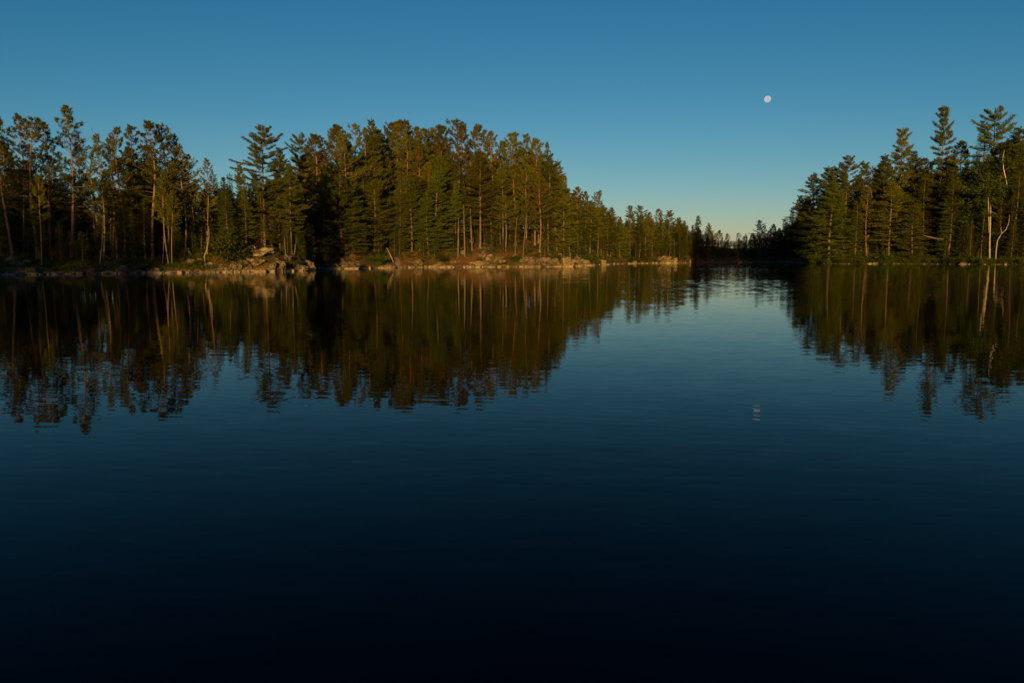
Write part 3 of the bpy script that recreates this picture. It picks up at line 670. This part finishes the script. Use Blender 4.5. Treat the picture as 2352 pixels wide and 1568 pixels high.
# the wood further back reads as one dark mass: simple trees merged into one object
rng = np.random.default_rng(404)
def simple_tree(kind, H):
    B = Blades(rng); z = H * (.12 if kind else .3); CR = H * (.13 if kind else .16)
    while z < H * .98:
        t = z / H; z += H * .04
        for k in range(6):
            a = rng.uniform(0, 6.28); L = CR * ((1.05 - t) if kind else min(1, 2.2 * (1.04 - t))) * rng.uniform(.6, 1.2) + .1
            for q in (.3, .65, 1.):
                B.tuft((math.cos(a) * L * q, math.sin(a) * L * q, z + rng.normal(0, .15)), (math.cos(a), math.sin(a), .5), 5, .55, .16, .9, .12)
    B.tuft((0, 0, H * .97), (0, 0, 1), 8, .6, .12, .4)
    th = np.linspace(0, 6.28, 5)[:4]; r_ = .1 + H * .006
    tri = [[(r_ * math.cos(a), r_ * math.sin(a), -1), (r_ * math.cos(b), r_ * math.sin(b), -1), (0, 0, H * .95)] for a, b in zip(th, np.roll(th, -1))]
    return np.concatenate(B.c + [np.array(tri)])
lib = [simple_tree(k % 2, 16 + k % 3) for k in range(8)]
chunks = []
for (x0, x1, n, d0, d1, o0, o1) in [(-80, 500, 110, 14, 50, 100, 200), (300, 500, 30, 14, 40, 50, 120), (-80, 500, 50, 10, 26, 200, 280), (470, 640, 56, 14, 45, 25, 130), (640, 740, 50, 28, 70, 25, 130), (655, 730, 16, 24, 34, 140, 240), (700, 1300, 130, 22, 60, 30, 150), (740, 1300, 50, 9, 22, 150, 250), (1280, 1600, 110, 16, 60, 8, 45), (1330, 1600, 40, 5, 14, 45, 90), (1560, 1860, 80, 12, 60, 8, 34), (1560, 1860, 90, 1.5, 14, 22, 60), (1560, 1860, 70, 20, 70, 30, 50), (1820, 2440, 150, 16, 60, 24, 130), (1850, 2440, 70, 7, 20, 150, 270)]:
    for k in range(n):
        px = x0 + (x1 - x0) * (k + rng.random()) / n; top = float(np.interp(px, SX, SY)) + rng.uniform(o0, o1)
        x, y, z = world_at(px, min(top, 590), rng.uniform(d0, d1)); g0 = ground(x, y); h = max(3.5, z - g0); c_ = lib[rng.integers(8)]; sc_ = h / c_[:, :, 2].max(); a = rng.uniform(0, 6.28)
        v = c_ * np.array([sc_ ** .8 * 1.1, sc_ ** .8 * 1.1, sc_]); v = np.stack([v[..., 0] * math.cos(a) - v[..., 1] * math.sin(a), v[..., 0] * math.sin(a) + v[..., 1] * math.cos(a), v[..., 2]], -1)
        chunks.append(v + np.array([x, y, g0]))
v = np.concatenate(chunks).reshape(-1, 3)
tag(link('distant_woods', make_mesh('distant_woods', v, [np.arange(len(v)).reshape(-1, 3)], M['spruce'])), 'dark mass of the woods further back behind the shore trees', 'woods', kind='stuff')

# trees beside the camera, outside the frame, the tall ones on an added rise: they cast the evening shade on the channel and the left cove
for k in range(24):
    x = 57 + 22 * (k + rnd.random() * .7) / 24; y = 22 + rnd.uniform(-9, 9)
    g0 = ground(x, y); code = rnd.choice(('RP', 'WP', 'SP', 'WP')); H = PROTO[code][0][2]
    h = 38 + rnd.uniform(-4, 5) - g0; copy_proto(code, k % 3, (x, y, g0 - .1), h / H, h / H, rnd.uniform(0, 6), (0, 0), 'tall {} on the added rise beside the camera'.format(NAMES[code][1]), 'tree', 'tall trees beside the camera')
for k in range(34):
    x = -38 - 1.4 * k + rnd.uniform(-1, 1); y = rnd.uniform(-9, 9) ; g0 = ground(x, y); code = ('CD', 'SP', 'CD')[k % 3]; H = PROTO[code][0][2]
    h = rnd.uniform(11, 19) * (.75 if k < 3 else 1); copy_proto(code, k % 3, (x, y, g0 - .1), h / H * 1.5, h / H, rnd.uniform(0, 6), (0, 0), 'low {} on the shore beyond the left edge'.format(NAMES[code][1]), 'tree', 'low trees beside the camera')

# ------------------------------------------------------------------ dead trunks, logs
def poly_thing(name, cat, pix, rad, material, label, parts=(), sides=7):
    """pix: (px, py, metres inland) along the stem, foot first"""
    T = Tubes(); pts = [np.array(world_at(*q)) for q in pix]; T.add(pts, rad, sides)
    for q, r_ in parts: T.add([np.array(world_at(*w)) for w in q], r_, 5)
    org = pts[0].copy(); T.v = [v - org for v in T.v]
    o = link(name, T.mesh(name, material)); o.location = org; tag(o, label, cat)
    return o
poly_thing('dead_snag', 'dead tree', [(2273, 596, 1.5), (2273, 560, 1.5), (2274.5, 520, 1.5), (2275, 490, 1.5), (2275.5, 478, 1.5), (2275, 470, 1.5)], (.22, .20, .17, .14, .10, .03), M['bark_dead'],
           'split pale dead trunk with two prongs standing on the right bank', [([(2272, 535, 1.5), (2271, 500, 1.5), (2270, 462, 1.5), (2269.5, 452, 1.5)], (.16, .14, .10, .02)), ([(2275, 487, 1.5), (2282, 488, 1.5), (2290, 492, 1.5)], (.07, .05, .03))])
poly_thing('dead_snag', 'dead tree', [(2287, 598, 1.2), (2288, 575, 1.2), (2291, 553, 1.2), (2300, 537, 1.2), (2311, 527, 1.2), (2317, 512, 1.2), (2319, 494, 1.2)], (.15, .14, .13, .11, .09, .07, .03), M['bark_dead'],
           'bare pale stem curving up to the right beside the split dead trunk', [([(2301, 536, 1.2), (2299, 527, 1.2), (2299, 520, 1.2)], (.09, .06, .02))])
poly_thing('fallen_limb', 'log', [(2120, 541, 1.8), (2135, 544, 1.8), (2150, 548, 1.8), (2167, 550, 1.8)], (.06, .15, .17, .08), M['bark_dead'], 'pale broken limb lying level among dark boughs on the right bank')
poly_thing('fallen_log', 'log', [(2032, 606, -.3), (2040, 604, .3), (2050, 600, .9), (2056, 598, 1.5)], (.12, .16, .17, .1), M['bark_dead'], 'pale fallen log sliding into the water beside the bright green shrub')
poly_thing('fallen_log', 'log', [(1342, 608.5, 0), (1356, 607, .6), (1364, 603, 1.2), (1369, 597, 1.8)], (.10, .15, .17, .12), M['bark_dead'], 'curved grey log on the pale rocks past the headland end')
poly_thing('fallen_log', 'log', [(780, 614, .3), (792, 609, .7), (803, 605, 1.4), (812, 602, 2)], (.08, .12, .12, .07), M['bark_dead'], 'pale log lying aslant on the rocks beside the shaded cove')
poly_thing('leaning_pole', 'dead tree', [(904, 602, 1.2), (897, 587, 1.4), (888, 569, 1.6)], (.09, .08, .04), M['bark_dead'], 'thin dead pole leaning left over the headland shore')
poly_thing('dead_snag', 'dead tree', [(874.5, 455, 15), (875, 420, 15), (873.5, 385, 15), (873, 352, 15)], (.24, .21, .17, .05), M['bark_dead'], 'pale barkless trunk high on the headland near the feathery spire')
poly_thing('tree_stump', 'stump', [(1585, 605, .1), (1585, 600.5, .1), (1585.5, 596.5, .1)], (.32, .25, .18), M['bark_dead'], 'small pale stump standing at the water in the dark channel')
poly_thing('dead_snag', 'dead tree', [(473, 612, 1.6), (469, 590, 1.6), (476, 570, 1.6), (480, 545, 1.6), (479, 520, 1.6)], (.06, .05, .05, .035, .02), M['bark_dead'], 'thin bent dead stem between the left pines and the bright cedar')
poly_thing('birch_tree', 'tree', [(2313, 425, 6), (2309, 405, 6), (2305, 388, 6), (2303, 365, 6), (2307, 345, 6)], (.07, .10, .09, .07, .02), M['bark_birch'], 'bright kinked birch stem high among leaves near the right edge')
for k, (px, py0, py1, lean, d, l) in enumerate([(1068, 600, 470, -3, 3, 'leftmost lit trunk of the thin row above the headland rocks'), (1052, 602, 500, 1, 2.6, 'thin straight trunk left of the orange clearing'),
        (1085, 590, 480, -5, 5, 'pale trunk rising from the orange clearing'), (656, 585, 545, -3, 3.6, 'short bare stem on the right side of the rock dome'), (676, 585, 548, 5, 3.4, 'slanting bare stem right of the rock dome')]):
    poly_thing('dead_snag', 'dead tree', [(px, py0, d), (px + lean * .5, (py0 + py1) / 2, d), (px + lean, py1, d)], (.15, .12, .05) if k < 3 else (.07, .05, .02), M['bark_white'], l)

# ------------------------------------------------------------------ rocks
import bmesh
def rock_mesh(seed, cuts=11, rough=.10, sub=4, block=.0):
    rng = random.Random(seed); bm = bmesh.new(); bmesh.ops.create_icosphere(bm, subdivisions=sub, radius=1)
    planes = []
    for k in range(cuts):
        n = Vector((rng.gauss(0, 1), rng.gauss(0, 1), rng.gauss(0, .8))).normalized(); planes.append((n, rng.uniform(.52, .9)))
    off = Vector((seed * 3.1, seed * 1.7, 0))
    for v in bm.verts:
        c = v.co.copy()
        for n, dd in planes:
            q = c.dot(n) - dd
            if q > 0: c -= n * q * .92
        nn = c.normalized()
        c += nn * (rough * mnoise.noise(c * 2.2 + off) + rough * .6 * mnoise.noise(c * 6 + off))
        cell = mnoise.cell(Vector((c.x * 2.2 + c.z * .4, c.y * 2.2, c.z * 1.3)) + off)      # stepped joints
        c += nn * rough * .9 * (cell - .5) * block
        v.co = c
    me = bpy.data.meshes.new('rock'); bm.to_mesh(me); bm.free(); me.materials.append(M['rock'])
    return me
RM = [rock_mesh(s, 13 + s % 5, .16, 5, 1.6 if s % 2 else .8) for s in range(1, 9)]
RML = [rock_mesh(40 + s, 18, .22, 5, 2.2) for s in range(4)]
def with_mat(me, k, cache={}):
    key = (me.name, k)
    if key not in cache:
        c = me.copy(); c.materials.clear(); c.materials.append(M[k]); cache[key] = c
    return cache[key]
def rock(px, wpx, y0, y1, d, mk, label, group=None, big=False, name='boulder', cat='rock'):
    x, y, z = world_at(px, y0, d); dist = math.hypot(x, y); hw = wpx / F * dist / 2 * 1.25; g0 = ground(x, y)
    zb = min(world_at(px, y1, d)[2], g0) - .15
    if d < 1: zb = min(zb, -.15)
    h = max(z - zb, .12) / 2
    me = with_mat(rnd.choice(RML if big else RM), mk)
    o = link(name, me); o.location = (x, y, zb + h * .9); o.scale = (hw * 1.15, max(hw * rnd.uniform(.7, 1.1), h * .7), h * 1.38)
    o.rotation_euler = (rnd.uniform(-.15, .15), rnd.uniform(-.12, .12), rnd.uniform(-.5, .5) + rnd.choice((0, 3.14)))
    tag(o, label, cat, group); LAST[0] = o
    return o
LAST = [None]
RK = [
 (586, 76, 571, 602, 4.0, 'rock_pale', 'domed pale rock forming the top of the rocky point', True), (562, 70, 590, 612, 2.6, 'rock_pale', 'wide sloping slab below the rock dome', True),
 (540, 26, 600, 624, .6, 'rock', 'upright lit block at the water under the sloping slab', False), (563, 28, 598, 624, .9, 'rock', 'tall cracked block right of the upright lit block', False),
 (513, 30, 610, 626, .5, 'rock', 'low rounded rock at the left end of the ledge', False), (619, 25, 600, 624, .4, 'rock', 'rounded boulder with a dark right side at the water', False),
 (598, 34, 617, 625, -.1, 'rock_pale', 'thin flat shelf of rock at the waterline left of the rounded boulder', False), (642, 24, 602, 623, .8, 'rock', 'brown boulder right of the rounded boulder', False),
 (657, 30, 588, 612, 2.6, 'rock', 'jointed rock step on the upper right of the point', True), (686, 32, 605, 622, .7, 'rock', 'jumbled rock towards the right end of the point', False),
 (705, 26, 601, 620, .8, 'rock', 'last rock of the point below the small leaning pine', False), (441, 24, 595, 613, 2.2, 'rock', 'grey rock split by shadow left of the bright cedar', False),
 (459, 16, 595, 610, 2.2, 'rock', 'small pale rock beside the split grey rock', False), (427, 22, 571, 591, 7, 'rock_dark', 'mossy rock higher up behind the left pines', False),
 (353, 24, 616, 628, .2, 'rock_pale', 'flat lit rock at the waterline under the slim pines', False), (412, 20, 621, 628, 0, 'rock_pale', 'long low stone at the waterline left of the ledge', False),
 (478, 18, 601, 614, 1.8, 'rock_pale', 'small pale rock at the foot of the bright cedar', False), (281, 26, 610, 630, .3, 'rock_dark', 'dim rounded boulder on the shaded left shore', False),
 (30, 50, 588, 604, 3.5, 'rock_dark', 'long dim rock sloping down at the far left', True), (200, 52, 617, 630, .5, 'rock_dark', 'low dim ledge along the shaded left shore', True),
 (68, 30, 615, 631, .5, 'rock_dark', 'dark shore rock at the far left edge', False),
 (796, 46, 597, 618, .7, 'rock', 'broad rock beside the shaded cove under the pale log', True), (766, 26, 605, 618, .5, 'rock_dark', 'dim rock inside the shaded cove', False),
 (880, 44, 610, 617, 0, 'rock_pale', 'flat lit shelf at the waterline of the headland', False), (957, 30, 593, 615, .9, 'rock', 'orange lit rock left of the wide layered pine', True),
 (1005, 42, 606, 615, .2, 'rock_pale', 'long low slab at the foot of the wide layered pine', False), (1117, 52, 585, 608, 3.0, 'rock_pale', 'bright lichen covered rock below the orange clearing', True),
 (1133, 54, 592, 615, .9, 'rock', 'grey cracked rock face under the bright lichen rock', True), (1094, 32, 598, 615, .9, 'rock_pale', 'pale rock at the left foot of the clearing', False),
 (1213, 34, 592, 615, .9, 'rock', 'rock left of the large right headland outcrop', False), (1245, 52, 587, 615, 1.2, 'rock', 'large grey outcrop near the right end of the headland', True),
 (1272, 26, 596, 614, .6, 'rock', 'smaller rock leaning on the large grey outcrop', False), (1296, 38, 585, 614, 1.0, 'rock_pale', 'pale rocky knob at the outer end of the headland', True),
 (1325, 44, 591, 613, .8, 'rock_pale', 'pale rough rock past the outer knob', True), (1348, 28, 597, 612, .7, 'rock', 'low rock under the curved grey log', False),
 (1382, 28, 598, 609, .6, 'rock_pale', 'low pale rock at the start of the far shore', False), (1448, 24, 598, 607, .5, 'rock_pale', 'small pale rock on the sunlit far shore', False),
 (1524, 40, 590, 606, .9, 'rock_pale', 'bright hump of rock near the shaded end of the far shore', True), (1547, 18, 594, 606, .6, 'rock_pale', 'small rock right of the bright hump', False),
 (1834, 4, 602, 606, 0, 'rock_pale', 'tiny pale stone at the water in the dark corner', False), (1847, 6, 601, 607, 0, 'rock_pale', 'tiny pale stone at the foot of the right bank corner', False),
 (2215, 14, 601, 608, 0, 'rock_dark', 'dim stone at the water below the small spruce', False), (2005, 22, 603, 607, 0, 'rock_pale', 'thin lit ledge at the waterline of the right bank', False),
]
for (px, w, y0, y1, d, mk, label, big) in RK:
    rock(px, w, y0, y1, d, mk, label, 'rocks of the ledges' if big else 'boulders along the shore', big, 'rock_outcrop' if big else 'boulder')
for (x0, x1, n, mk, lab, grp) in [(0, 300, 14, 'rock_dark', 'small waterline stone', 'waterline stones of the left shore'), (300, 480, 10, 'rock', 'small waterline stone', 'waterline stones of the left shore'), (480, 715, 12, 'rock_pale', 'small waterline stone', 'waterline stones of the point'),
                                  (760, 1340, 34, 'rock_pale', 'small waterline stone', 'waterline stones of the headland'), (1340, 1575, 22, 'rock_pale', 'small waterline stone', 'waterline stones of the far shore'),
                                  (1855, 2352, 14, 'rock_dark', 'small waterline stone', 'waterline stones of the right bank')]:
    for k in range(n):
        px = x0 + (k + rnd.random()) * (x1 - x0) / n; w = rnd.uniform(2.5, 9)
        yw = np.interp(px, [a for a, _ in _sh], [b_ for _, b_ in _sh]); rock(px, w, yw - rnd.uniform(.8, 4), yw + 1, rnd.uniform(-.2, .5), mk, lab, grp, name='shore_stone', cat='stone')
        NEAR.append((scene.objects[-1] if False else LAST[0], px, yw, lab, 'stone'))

# ------------------------------------------------------------------ shrubs and low plants of the bank
for (code, px, py, d, w, label) in [('SH', 2031, 574, .9, 1.5, 'bright green leafy shrub at the water on the right bank'), ('SH', 425, 600, 1.2, 1.3, 'dark green shrub at the water left of the ledge'),
        ('SD', 500, 590, 2.0, 1.4, 'orange tinted shrub on the bank beside the bright cedar'), ('SD', 808, 582, 3, 1.2, 'golden shrub lit behind the broad cove rock'),
        ('SH', 1185, 583, 1.2, 1.5, 'dark round shrub between the two headland outcrops'), ('SH', 1014, 583, 1.6, 1.5, 'green shrub right of the wide layered pine foot'),
        ('SH', 1345, 572, 1.4, 1.5, 'light green shrub on the bank past the headland end'), ('SH', 870, 585, 1.5, 1.4, 'olive shrub over the flat lit shelf'), ('SH', 325, 605, 1.0, 1.2, 'shrub above the flat lit rock of the left shore'),
        ('SD', 950, 580, 2.4, 1.2, 'rusty shrub above the orange lit rock'), ('SC', 1275, 580, 1.5, 1.3, 'dark shrub left of the outer rocky knob'), ('SH', 560, 612, .4, 1.0, 'low shrub growing in the crack between the lit blocks')]:
    tree(code, px, py, d, label, 'shrubs of the shore', None, w, hmin=.6)
for (x0, x1, n, dmax, hy, lab, grp) in [(0, 500, 24, 5, 18, 'small shoreline shrub', 'shrubs along the left shore'), (720, 1330, 36, 7, 20, 'small shoreline shrub', 'shrubs along the headland shore'),
                            (1330, 1580, 18, 3, 14, 'small shoreline shrub', 'shrubs along the far shore'), (1850, 2370, 40, 1.6, 14, 'small shoreline shrub', 'shrubs along the right bank')]:
    for k in range(n):
        px = x0 + (k + rnd.random()) * (x1 - x0) / n
        if 1030 < px < 1170 and rnd.random() < .8: continue
        yw = float(np.interp(px, [a for a, _ in _sh], [b_ for _, b_ in _sh])); d = rnd.uniform(.8 if x0 < 1800 else .2, dmax)
        ty = yw - 6 - rnd.uniform(4, hy); NEAR.append((tree(rnd.choice(('SH', 'SH', 'SC', 'SD') if x0 < 1800 else ('SC', 'SH')), px, ty, d, lab, grp, None, rnd.uniform(1.1, 1.6), hmin=.6), px, ty, lab, 'shrub'))
rng = np.random.default_rng(77); B = Blades(rng)
for k in range(13000):
    px = rng.uniform(-20, 1600) if k % 5 > 1 else rng.uniform(1840, 2380); az = az_of(px); d = (.3 if px < 1800 else .05) + abs(rng.normal(0, 3.4 if px < 1800 else 1.2)); r = shore_R(az) + d
    if mnoise.noise(Vector((px * .03, d * .5, 0))) < -.05 or (1060 < px < 1165 and d > 1): continue
    x, y = r * math.sin(R(az)), r * math.cos(R(az)); sc_ = .5 + r / 260
    B.tuft((x, y, ground(x, y)), (0, 0, 1), 7, .34 * sc_, .05 * sc_, .8, .10)
tag(link('undergrowth', B.mesh('undergrowth', M['under'])), 'low green and brown undergrowth covering the banks', 'undergrowth', kind='stuff')

# ------------------------------------------------------------------ the moon
t = (784 - 228) / F; Dm = 6000.0
Zm = Dm * (t * math.cos(PITCH) - math.sin(PITCH)) / (math.cos(PITCH) + t * math.sin(PITCH)); dep = Dm * math.cos(PITCH) - Zm * math.sin(PITCH)
mp_ = Vector(((1763 - 1176) / F * dep, Dm, Zm + EYE))
bm = bmesh.new(); bmesh.ops.create_uvsphere(bm, u_segments=48, v_segments=24, radius=7.5 / F * dep)
for f in bm.faces: f.smooth = True
me = bpy.data.meshes.new('moon'); bm.to_mesh(me); bm.free(); me.materials.append(M['moon'])
o = link('moon', me); o.location = mp_; tag(o, 'small pale nearly full moon in the clear evening sky', 'moon')
# what stands on the skyline over each stretch of bank: labels of the crowded trees, shrubs and stones name it
LM = [(8, 'the open pine at the left edge'), (33, 'the slim spiky topped pine'), (72, 'the broad topped twin trunk pine'), (144, 'the tallest left pine'), (203, 'the leafless treetop'), (243, 'the short pine past the leafless treetop'),
      (271, 'the dense crowned left pine'), (295, 'the left pine with sky below its crown'), (335, 'the jagged peaked pine'), (369, 'the bushy pine beside the jagged peak'), (393, 'the leggy long armed pine'), (437, 'the thin open pine'),
      (467, 'the last left stand pine'), (486, 'the dark spruce by the low gap'), (512, 'the bright green cedar'), (548, 'the young feathery white pine'), (598, 'the lone layered white pine'), (643, 'the upturned pine behind the dome'), (664, 'the slim pine above the ledge'),
      (694, 'the ragged left reaching pine'), (711, 'the small leaning shore pine'), (767, 'the broad left shoulder pine'), (813, 'the thin pine left of the spire'), (847, 'the feathery spired pine'), (874, 'the pale dead headland trunk'), (899, 'the rounded pine of the flat top'),
      (934, 'the wide dark flat top crown'), (955, 'the crown in the shallow dip'), (983, 'the wide pine with leaning foot'), (1013, 'the peaked orange trunked pine'), (1049, 'the highest headland pine'), (1069, 'the pine leaning from the highest crown'), (1102, 'the bright twin trunked white pine'),
      (1129, 'the straight trunked headland pine'), (1155, 'the grey trunked white pine'), (1179, 'the narrow domed pine'), (1211, 'the forked top pine'), (1229, 'the start of the steep shoulder'), (1258, 'the spindly shoulder treetop'), (1281, 'the half way shoulder pine'), (1305, 'the pine above the outer rocks'),
      (1331, 'the first pine past the headland'), (1350, 'the curved grey log'), (1379, 'the pointed lit far shore pine'), (1404, 'the yellow green far shore pine'), (1427, 'the rounded pine in the dip'), (1449, 'the left bushy headed twin'), (1471, 'the right bushy headed twin'), (1492, 'the pine after the twin heads'), (1513, 'the round headed far pine'),
      (1539, 'the narrow spired far pine'), (1560, 'the flat crowned far pine'), (1585, 'the small pale stump'), (1603, 'the gnarled one armed pine'), (1628, 'the umbrella topped pine'), (1653, 'the small pine before the notch'), (1682, 'the lowest skyline notch'), (1713, 'the pale topped small pine'), (1745, 'the tall airy channel pine'), (1778, 'the dark pine by the spruces'),
      (1802, 'the first rising dark spruce'), (1820, 'the pointed corner spruce'), (1838, 'the dark feathered corner pine'), (1867, 'the flat topped corner pine'), (1912, 'the large low boughed pine'), (1949, 'the crooked left reaching pine'), (1970, 'the spruce beside the low boughs'), (2001, 'the small dark spire'), (2031, 'the bright green shrub'), (2075, 'the stepped tiered pine'), (2103, 'the drooping dark pine'),
      (2125, 'the hollow in the right skyline'), (2145, 'the pale level limb'), (2173, 'the tallest spired right pine'), (2210, 'the dome topped pine'), (2238, 'the birch right of the dome'), (2258, 'the thin spruce column'), (2273, 'the split dead trunk'), (2293, 'the wide armed white pine'), (2317, 'the curved bare stem'), (2338, 'the heavy edge spruce')]
by = {}
for (o, px, top, stem_, code) in NEAR:
    lx, ln = min(LM, key=lambda q: abs(q[0] - px)); dx = px - lx
    rel = ('just left of' if dx < 0 else 'just right of') if abs(dx) > 4 else ('below' if code != 'stone' else 'in line with')
    if px < -4 or px > 2356: rel = 'outside the frame beyond'
    by.setdefault((stem_, rel, ln), []).append((top, px, o))
for (stem_, rel, ln), L_ in by.items():
    L_.sort(key=lambda q: q[0]); n = len(L_); small_ = L_[0][2]['category'] in ('stone', 'shrub')
    pre = {1: ['']}.get(n) or (['farther ', 'nearer '] if 0 else [w_ + ' ' for w_ in (['taller', 'shorter'] if n == 2 else ['tallest', 'middle sized', 'smallest'] if n == 3 else ['tallest', 'second tallest', 'third tallest', 'shortest', 'least', 'tiny', 'tiny'])])
    for p_, (_, _, o) in zip(pre + [pre[-1]] * 9, L_): o['label'] = ' '.join((p_ + stem_ + ' ' + rel + ' ' + ln).split()[:16])
print('COUNTS', COUNT, sum(COUNT.values()))
